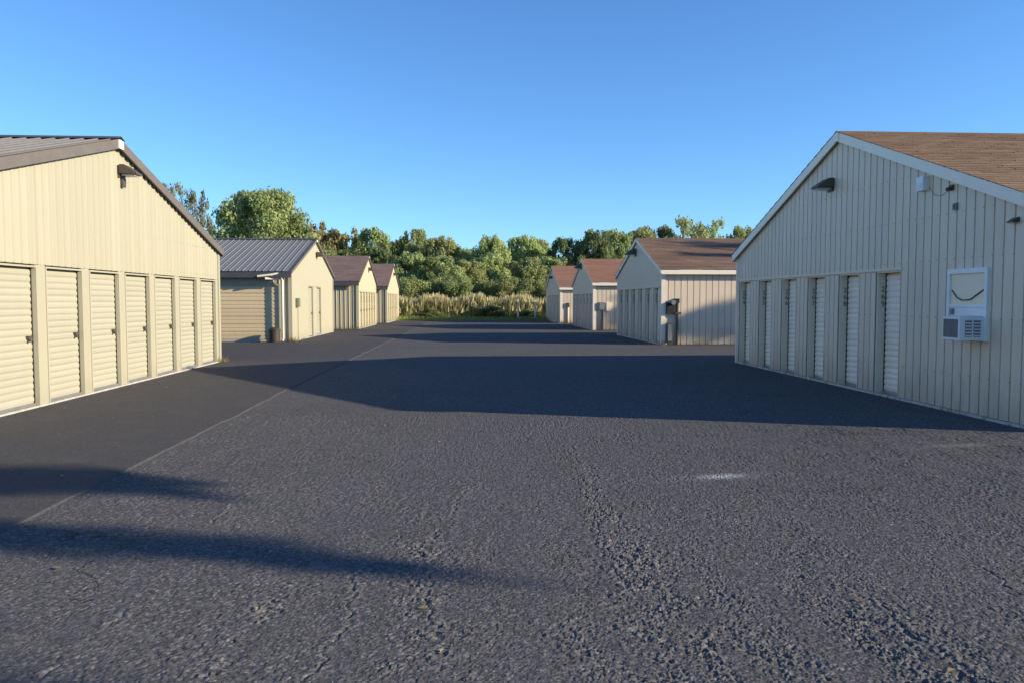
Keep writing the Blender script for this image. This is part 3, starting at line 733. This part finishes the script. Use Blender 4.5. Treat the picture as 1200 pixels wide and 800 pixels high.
b = MB(); b.box(7.22, 7.40, Ym-0.16, Ym-0.001, 0.12, 0.78); part('housing', b, M['dark_trim'], t, bevel=0.01)
b = MB(); b.box(7.235, 7.385, Ym-0.168, Ym-0.1605, 0.15, 0.75); part('door', b, M['greybox'], t)
t = thing('electric_meter', 'small dark meter on the side wall of the third right building', 'meter', (7.5, 41.0, 0))
Yk = 41.025
b = MB(); b.box(7.15, 7.42, Yk-0.12, Yk-0.001, 1.1, 1.5); part('meter_box', b, M['greybox'], t, bevel=0.01); b = MB(); b.tube([(7.35,Yk-0.05,1.1),(7.35,Yk-0.05,0.02)], 0.06, 10); part('conduit', b, M['bronze'], t)
b = MB(); b.box(7.55, 7.78, Yk-0.08, Yk-0.001, 1.02, 1.48); tag(link('notice_board', b.mesh('notice_board', M['white_trim'])), 'pale notice board beside the meter on the third right building', 'notice board')
t = thing('electric_meter', 'dark square meter on the farthest right building', 'meter', (7.2, 53.4, 0))
Yk = 53.425
b = MB(); b.box(7.02, 7.22, Yk-0.12, Yk-0.001, 1.12, 1.42); part('meter_box', b, M['bronze'], t, bevel=0.01); b = MB(); b.tube([(7.12,Yk-0.05,1.12),(7.12,Yk-0.05,0.02)], 0.04, 8); part('conduit', b, M['beige_trim'], t)
t = thing('electric_box', 'small olive electric box on the cream gable left of its narrow doors', 'box', (-6.72, 30.95, 1.5))
b = MB(); b.box(-6.69, -6.58, 30.83, 31.12, 1.34, 1.68); part('housing', b, M['greenbox'], t, bevel=0.01); b = MB(); b.tube([(-6.64,30.95,1.34),(-6.64,30.95,0.02)], 0.022, 8); part('conduit', b, M['cream_trim'], t)
# round-topped bin beside the garage door
t = thing('bin', 'dark brown round-topped bin at the right side of the garage door', 'bin', (-7.28, 29.75, 0))
b = MB(); b.tube([(-7.28,29.75,0.014),(-7.28,29.75,0.05),(-7.28,29.75,0.46)], [0.18,0.19,0.22], 20); part('body', b, M['brown_bin'], t)
b = MB(); b.tube([(-7.28,29.75,0.46),(-7.28,29.75,0.48),(-7.28,29.75,0.55),(-7.28,29.75,0.58)], [0.235,0.235,0.16,0.03], 20); part('lid', b, M['brown_bin'], t)

# ------------------------------------------------------------------ vegetation
def leaf_cloud(clumps, per, leaf, flat=0.75, seed=0, up=0.35):
    """clumps: list of (centre, radius). small leaf-sized quads through each clump's volume, facing mostly outward"""
    r = np.random.default_rng(seed); V = []; T = []
    for c, rad in clumps:
        n = max(6, int(per*rad**2))
        d = r.normal(size=(n,3)); d /= np.linalg.norm(d,axis=1)[:,None]
        rr = rad*(0.3+0.95*r.random(n)**0.8)
        p = np.asarray(c)+d*rr[:,None]*np.array([1,1,flat])
        nrm = d*0.7+r.normal(size=(n,3))*0.6+np.array([0,0,up]); nrm /= np.linalg.norm(nrm,axis=1)[:,None]
        t = np.cross(nrm, r.normal(size=(n,3))); t /= np.linalg.norm(t,axis=1)[:,None]; b = np.cross(nrm,t)
        s = leaf*(0.55+0.9*r.random(n))[:,None]
        q = np.stack([p-t*s, p+b*s*0.55, p+t*s, p-b*s*0.55],1)
        V.append(q.reshape(-1,3)); ct = r.random()*0.5; T.append(np.clip(ct+r.random(n)*0.5,0,1))
    V = np.concatenate(V); T = np.concatenate(T); return V, T
def leaf_mesh(name, V, T, mat):
    n = len(T); me = bpy.data.meshes.new(name); me.from_pydata(V.tolist(), [], np.arange(4*n).reshape(n,4).tolist())
    me.materials.append(mat); a = me.attributes.new('tone','FLOAT','FACE'); a.data.foreach_set('value', T.astype(np.float32)); me.update(); return me
def make_tree(kind, seed):
    """unit tree: height 1 spans z 0..1, crown radius about 0.5 in x,y. returns (trunk mesh, crown mesh)"""
    r = np.random.default_rng(seed); clumps = []; mb = MB()
    spec = dict(broad=(120,0.07,0.14,0.20,'leaf_green'), green=(120,0.06,0.12,0.03,'leaf_green'), olive=(120,0.06,0.12,0.03,'leaf_olive'), dark=(120,0.06,0.11,0.03,'leaf_dark'),
                brown=(100,0.055,0.11,0.06,'leaf_brown'), sparse=(60,0.05,0.085,0.25,'leaf_grey'), loose=(95,0.055,0.11,0.08,'leaf_olive'), bush=(46,0.10,0.16,0.0,'leaf_green'), darkbush=(46,0.10,0.16,0.0,'leaf_dark'))[kind]
    n, r0, r1, low, mat = spec
    lobes = [(r.uniform(0,6.28), r.uniform(0.25,0.95), r.uniform(0.75,1.25)) for _ in range(6)]
    lean = r.normal(0, 0.04, 2)
    mb.tube([(0,0,0),(lean[0]*0.4,lean[1]*0.4,0.35),(lean[0],lean[1],0.62),(lean[0]*1.3,lean[1]*1.3,0.85)],[0.028,0.021,0.013,0.004],7)
    for k in range(n):
        z = low+(1-low)*r.random()**0.85; u = (z-low)/(1-low)
        prof = math.sqrt(max(0.02,1-((u-0.42)/0.62)**2)) if kind not in ('bush','darkbush') else math.sqrt(max(0.03,1-u**2))
        a = r.uniform(0,6.28); m = 1.0
        for la, lz, lm in lobes: m += (lm-1)*math.exp(-((math.cos(a-la)-1)**2)*2-((u-lz)**2)*10)
        rad = 0.5*prof*m*(0.2+0.8*r.random()**0.6)
        c = (math.cos(a)*rad+lean[0]*z, math.sin(a)*rad+lean[1]*z, z*0.93)
        clumps.append((c, r.uniform(r0,r1)*(0.75 if u > 0.8 else 1)))
        if k % 5 == 0:
            zb = max(0.1, z*0.93-0.16-0.12*r.random()); b0 = (lean[0]*zb, lean[1]*zb, zb)
            mb.tube([b0, tuple((np.array(b0)+np.array(c))/2+np.array([0,0,0.02])), c],[0.010,0.006,0.002],5,False)
    per = dict(sparse=20000, loose=18000, broad=32000).get(kind, 26000)
    V, T = leaf_cloud(clumps, per, dict(sparse=0.017, broad=0.0145).get(kind, 0.0195), 0.8, seed)
    return mb.mesh('trunk', M['bark_pale' if kind == 'sparse' else 'bark']), leaf_mesh('crown', V, T, M[mat])
TREES = {}
for k_, s_ in (('broad',11),('green',21),('green',22),('olive',31),('olive',32),('dark',41),('dark',42),('brown',51),('sparse',61),('sparse',62),('loose',71),('bush',81),('bush',82),('darkbush',91)):
    TREES.setdefault(k_, []).append(make_tree(k_, s_))
def plant(kind, idx, x, y, h, wid, label, name='tree', cat='tree', group='trees beyond the end of the lane', rot=None):
    tm, cm = TREES[kind][idx % len(TREES[kind])]
    t = thing(name, label, cat, (x, y, -0.03), group)
    t.scale = (wid, wid, h); t.rotation_euler = (0,0,random.uniform(0,6.28) if rot is None else rot)
    link('trunk', tm, t); link('crown', cm, t); return t
def plant_px(kind, idx, px, ytop, wpx, Y, label, **kw):
    p = at_y(px, ytop, Y); plant(kind, idx, p.x, Y, p.z+0.03, wpx*Y/F*1.2, label, **kw)
back = [
 ('sparse',0,203,205,46,112,'thin grey tree rising just over the right slope of the large cream roof'),
 ('sparse',1,231,217,40,108,'thin small crowned tree alone in the sky between the cream roof and the broad tree'),
 ('broad',0,306,216,92,92,'tallest broad green tree above the slate metal roof'),
 ('dark',0,272,236,42,98,'dark ragged tree against the left flank of the broad green tree'),
 ('olive',0,352,262,52,96,'olive tree at the right foot of the broad green tree'),
 ('brown',0,383,257,52,94,'first browning tree above the ridge of the garage door building'),
 ('brown',0,412,263,46,97,'second browning tree, above the brown roof of the third left building'),
 ('green',0,438,266,44,93,'bright green tree above the third left building gable'),
 ('dark',1,462,276,42,99,'dark green tree above the farthest left building'),
 ('green',1,487,266,44,95,'green tree with the highest tip left of the lane axis'),
 ('olive',1,515,276,48,92,'olive tree just right of the high green tip'),
 ('green',0,545,288,44,98,'lowest topped green tree at the dip of the tree line'),
 ('olive',0,577,274,44,90,'yellow green tree right of the dip of the tree line'),
 ('olive',1,612,275,48,94,'olive tree with a flat top over the reeds'),
 ('green',1,636,278,40,97,'green tree behind the left edge of the farthest right building'),
 ('dark',0,662,277,46,91,'dark tree directly above the farthest red brown roof'),
 ('dark',1,696,263,50,90,'tallest dark tree above the third red brown roof'),
 ('green',0,724,268,42,96,'green tree left of the peak of the dark roofed building'),
 ('olive',0,752,264,46,99,'olive tree at the peak of the dark roofed building'),
 ('dark',0,776,263,40,104,'dark tree just right of the peak of the dark roofed building'),
 ('loose',0,805,251,58,100,'loose pale green tree highest above the dark roof'),
 ('loose',0,838,254,42,103,'loose olive tree near the right end of the dark roof'),
 ('olive',1,868,264,44,101,'small olive tree against the slope of the large beige gable'),
 ('green',1,330,262,60,104,'green tree low behind the broad green tree'),
]
for k in back: plant_px(*k)
mid = [
 ('green',1,372,284,60,80,'mid height green tree right behind the slate metal roof'),
 ('dark',1,407,288,50,82,'dark low tree in the shade behind the brown roof of the third left building'),
 ('dark',0,448,290,44,80,'dark low tree between the third and farthest left buildings'),
 ('olive',0,480,294,52,78,'olive tree standing behind the farthest left building corner'),
 ('green',0,512,298,54,77,'full green tree in the middle ground left of the lane axis'),
 ('olive',1,546,304,50,79,'low olive tree in the middle ground under the dip of the tree line'),
 ('olive',0,572,296,44,81,'yellowish tree in the middle ground above the reeds'),
 ('dark',1,598,302,40,84,'dark hollow tree in the middle ground above the reeds'),
 ('green',1,622,300,46,78,'green tree in the middle ground left of the farthest right building'),
 ('green',0,650,300,46,82,'green tree behind the peak of the farthest right building'),
]
for k in mid: plant_px(*k)
bushes = [
 ('bush',0,476,322,46,72,'green bush at the corner of the farthest left building'),
 ('bush',1,508,326,46,73,'wide green bush behind the reeds, left part'),
 ('bush',0,538,322,44,72,'green bush behind the reeds left of the lane axis'),
 ('bush',1,566,328,42,73,'green bush behind the middle of the reeds'),
 ('bush',0,594,322,46,72,'tall green bush behind the right part of the reeds'),
 ('bush',1,622,326,42,71,'green bush behind the pale posts'),
 ('bush',0,643,330,30,70,'green bush touching the farthest right building'),
 ('darkbush',0,505,361,22,64.6,'small dark bush in front of the reeds at left'),
 ('darkbush',0,576,357,34,64.8,'wide dark bush in front of the reeds at the end of the lane'),
 ('darkbush',0,560,349,12,65.6,'narrow dark shrub standing up among the reeds'),
 ('bush',1,618,362,26,65.0,'low green bush at the foot of the pale posts'),
]
for k in bushes: plant_px(*k, name='bush', cat='bush', group='bushes at the end of the lane')
# tall dry reeds: uncountable
def reeds():
    V = []; T = []
    for k in range(9000):
        x = rng.uniform(-8.5, 8.5); y = rng.uniform(65.0, 69.5)
        h = rng.uniform(0.9, 2.05)*(0.92+0.1*math.sin(x*1.7)+0.08*math.sin(x*4.1+y)); w = rng.uniform(0.012,0.03)
        a = rng.random()*6.28; dx, dy = math.cos(a)*w, math.sin(a)*w; lx, ly = rng.normal(0,0.16,2)
        t = rng.random()
        V += [(x-dx,y-dy,0),(x+dx,y+dy,0),(x+dx+lx,y+dy+ly,h),(x-dx+lx,y-dy+ly,h)]; T.append(t*0.55)
        if t > 0.35:
            ww = w*2.6; ex, ey = math.cos(a+0.6)*ww, math.sin(a+0.6)*ww
            V += [(x+lx-ex,y+ly-ey,h-0.32),(x+lx+ex,y+ly+ey,h-0.32),(x+lx*1.3+ex*.3,y+ly*1.3+ey*.3,h+0.12),(x+lx*1.3-ex*.3,y+ly*1.3-ey*.3,h+0.12)]; T.append(0.65+0.35*rng.random())
    o = link('reeds', leaf_mesh('reeds', np.array(V), np.array(T), M['reed'])); o['kind'] = 'stuff'
reeds()
def verge():
    V = []; T = []
    for k in range(7000):
        x = rng.uniform(-9, 9); y = rng.uniform(61.0, 65.8); w = 0.02; h = rng.uniform(0.08,0.35)*(1+max(0,(y-64)*0.9)*(1+math.sin(x*2.3)))
        a = rng.random()*6.28; dx, dy = math.cos(a)*w, math.sin(a)*w; lx, ly = rng.normal(0,0.08,2)
        V += [(x-dx,y-dy,-0.03),(x+dx,y+dy,-0.03),(x+lx+dx*.2,y+ly+dy*.2,h),(x+lx-dx*.2,y+ly-dy*.2,h)]; T.append(rng.random()*0.4)
    o = link('verge_grass', leaf_mesh('verge_grass', np.array(V), np.array(T), M['leaf_olive'])); o['kind'] = 'stuff'
verge()
def weeds():
    V = []; T = []
    for cx, cy, sx_, sy_, n, hh in ((-6.33,20.35,0.05,0.15,50,0.16),(-6.66,30.04,0.12,0.05,70,0.2),(-6.66,33.0,0.03,1.5,40,0.1),(8.6,40.93,0.8,0.05,120,0.18),(7.3,53.3,0.6,0.06,120,0.25),(8.2,27.24,0.9,0.03,70,0.14),(7.0,27.25,0.1,0.05,40,0.15),(-5.9,42.95,0.8,0.05,90,0.18),(6.93,17.5,0.03,1.5,50,0.09),(6.93,11.0,0.03,1.4,40,0.08)):
        for k in range(n):
            x = cx+rng.normal(0,sx_); y = cy+rng.normal(0,sy_); h = hh*rng.uniform(0.4,1.2); w = 0.008; a = rng.random()*6.28
            dx, dy = math.cos(a)*w, math.sin(a)*w; lx, ly = rng.normal(0,h*0.4,2); z = 0.012 if x < -3 else 0
            V += [(x-dx,y-dy,z),(x+dx,y+dy,z),(x+lx+dx*.2,y+ly+dy*.2,h),(x+lx-dx*.2,y+ly-dy*.2,h)]; T.append(rng.random()*0.6)
    for k in range(170):                                                # a few fallen leaves
        x = rng.uniform(-6.2,6.8); y = 3+rng.random()**1.5*25; s_ = rng.uniform(0.012,0.03); a = rng.random()*6.28; c, d = math.cos(a)*s_, math.sin(a)*s_
        if x > -3.3 and y < 12 and rng.random() < 0.5: continue
        z = 0.016 if x < -3.3 else 0.007
        V += [(x-c,y-d,z),(x+d*.6,y-c*.6,z+0.006),(x+c,y+d,z+0.002),(x-d*.6,y+c*.6,z+0.008)]; T.append(0.6+0.4*rng.random())
    o = link('weeds_and_fallen_leaves', leaf_mesh('weeds_and_fallen_leaves', np.array(V), np.array(T), M['leaf_brown'])); o['kind'] = 'stuff'
weeds()
# pale posts at the end of the lane
for px, lab, hz in ((607,'pale weathered post left of its twin at the end of the lane',1.62),(627,'pale weathered post nearest the farthest right building',1.55)):
    p = at_y(px, 375, 64.0); b = MB(); b.box(p.x-0.07,p.x+0.07,63.93,64.07,-0.03,hz); b.box(p.x-0.085,p.x+0.085,63.915,64.085,hz,hz+0.04)
    tag(link('post', b.mesh('post', M['post'], bevel=0.01)), lab, 'post', 'pale posts at the end of the lane')

# ------------------------------------------------------------------ trees standing out of view to the right: their shade falls into the picture
def shade_point(P, dist):
    """the point `dist` metres (horizontally) sunwards of P"""
    k = dist/math.hypot(SUN_DIR.x, SUN_DIR.y); return Vector(P)+SUN_DIR*k
def bough_tree(name, base, h, boughs, label, mat, seed):
    t = thing(name, label, 'tree', (base[0], base[1], 0), 'trees out of view')
    mb = MB(); bx, by = base; mb.tube([(bx,by,0),(bx+0.1,by,h*0.5),(bx,by+0.1,h)],[0.2,0.13,0.03],8)
    cl = []; r = np.random.default_rng(seed)
    for path, r0, n in boughs:
        pts = [Vector(p) for p in path]
        mb.tube([(bx,by,pts[0].z-1.2)]+[tuple(p) for p in pts],[0.06]+[0.045]*(len(pts)-1)+[0.012],5,False)
        for k in range(n):
            u = k/(n-1)*(len(pts)-1); i = min(int(u), len(pts)-2); p = pts[i].lerp(pts[i+1], u-i)
            tap = 1-0.55*k/(n-1)
            cl.append((tuple(p+Vector(r.normal(0,0.08,3))), r0*tap))
    org = t.location; part('trunk', mb, M['bark'], t)
    V, T = leaf_cloud(cl, 680, 0.085, 1.0, seed, 0.1); V = V-np.array(org); link('crown', leaf_mesh('crown', V, T, M[mat]), t); return t
D = 21
sp = lambda x, y, d=D: shade_point((x, y, 0), d)
b1 = [sp(-6.4,7.25), sp(-5.2,7.2), sp(-4.2,7.12), sp(-3.4,6.95), sp(-2.75,6.7)]
b2 = [sp(-5.6,5.8), sp(-3.9,5.5), sp(-2.8,5.3), sp(-1.8,5.1), sp(-0.9,4.75), sp(-0.3,4.45)]
b3 = [sp(-4.0,2.9), sp(-2.6,3.1), sp(-1.5,3.05)]
bough_tree('shade_tree', (sp(-3,-1).x, sp(-3,-1).y), 14, [(b1,0.50,26),(b2,0.27,40),(b3,0.4,14)], 'tree out of view to the right whose long boughs shade the foreground', 'leaf_green', 5)

D2 = 31
tree_lines = [(27.3, [(7.95,27.3,0.85),(8.7,27.3,0.98),(9.6,27.3,1.0),(10.6,27.3,0.95),(12.5,27.3,0.8)], [(8.4,28.9,3.32),(9.6,28.9,3.32),(11,28.8,3.28),(13,28.9,3.32),(15,28.9,3.3)], [(9.3,30.1,3.75),(10.5,30.2,3.78),(12.5,30.2,3.78),(15,30.0,3.7)], [(8.3,30.6,3.95),(9.0,30.6,3.95),(10.0,30.55,3.92)])]
def far_shade(P): return shade_point(P, D2)
L_ = [[far_shade(p) for p in ln[::-1]] for ln in tree_lines[0][1:]]
bough_tree('shade_tree', (42, 19.5), 17, [(L_[0],0.62,30),(L_[1],0.34,30),(L_[2],0.40,26),(L_[3],0.2,10)], 'tree out of view beyond the right buildings shading the dark roof', 'leaf_green', 6)
l3 = [far_shade(p) for p in [(11.5,41,0.6),(10,41,0.9),(9,41,1.1),(8.2,41,1.0)]]; l4 = [far_shade(p) for p in [(10.5,41,1.9),(9.2,41,1.85),(8.4,41,1.8)]]
bough_tree('shade_tree', (42, 33), 14, [(l3,0.55,24),(l4,0.25,12)], 'tree out of view beyond the third right building', 'leaf_green', 8)
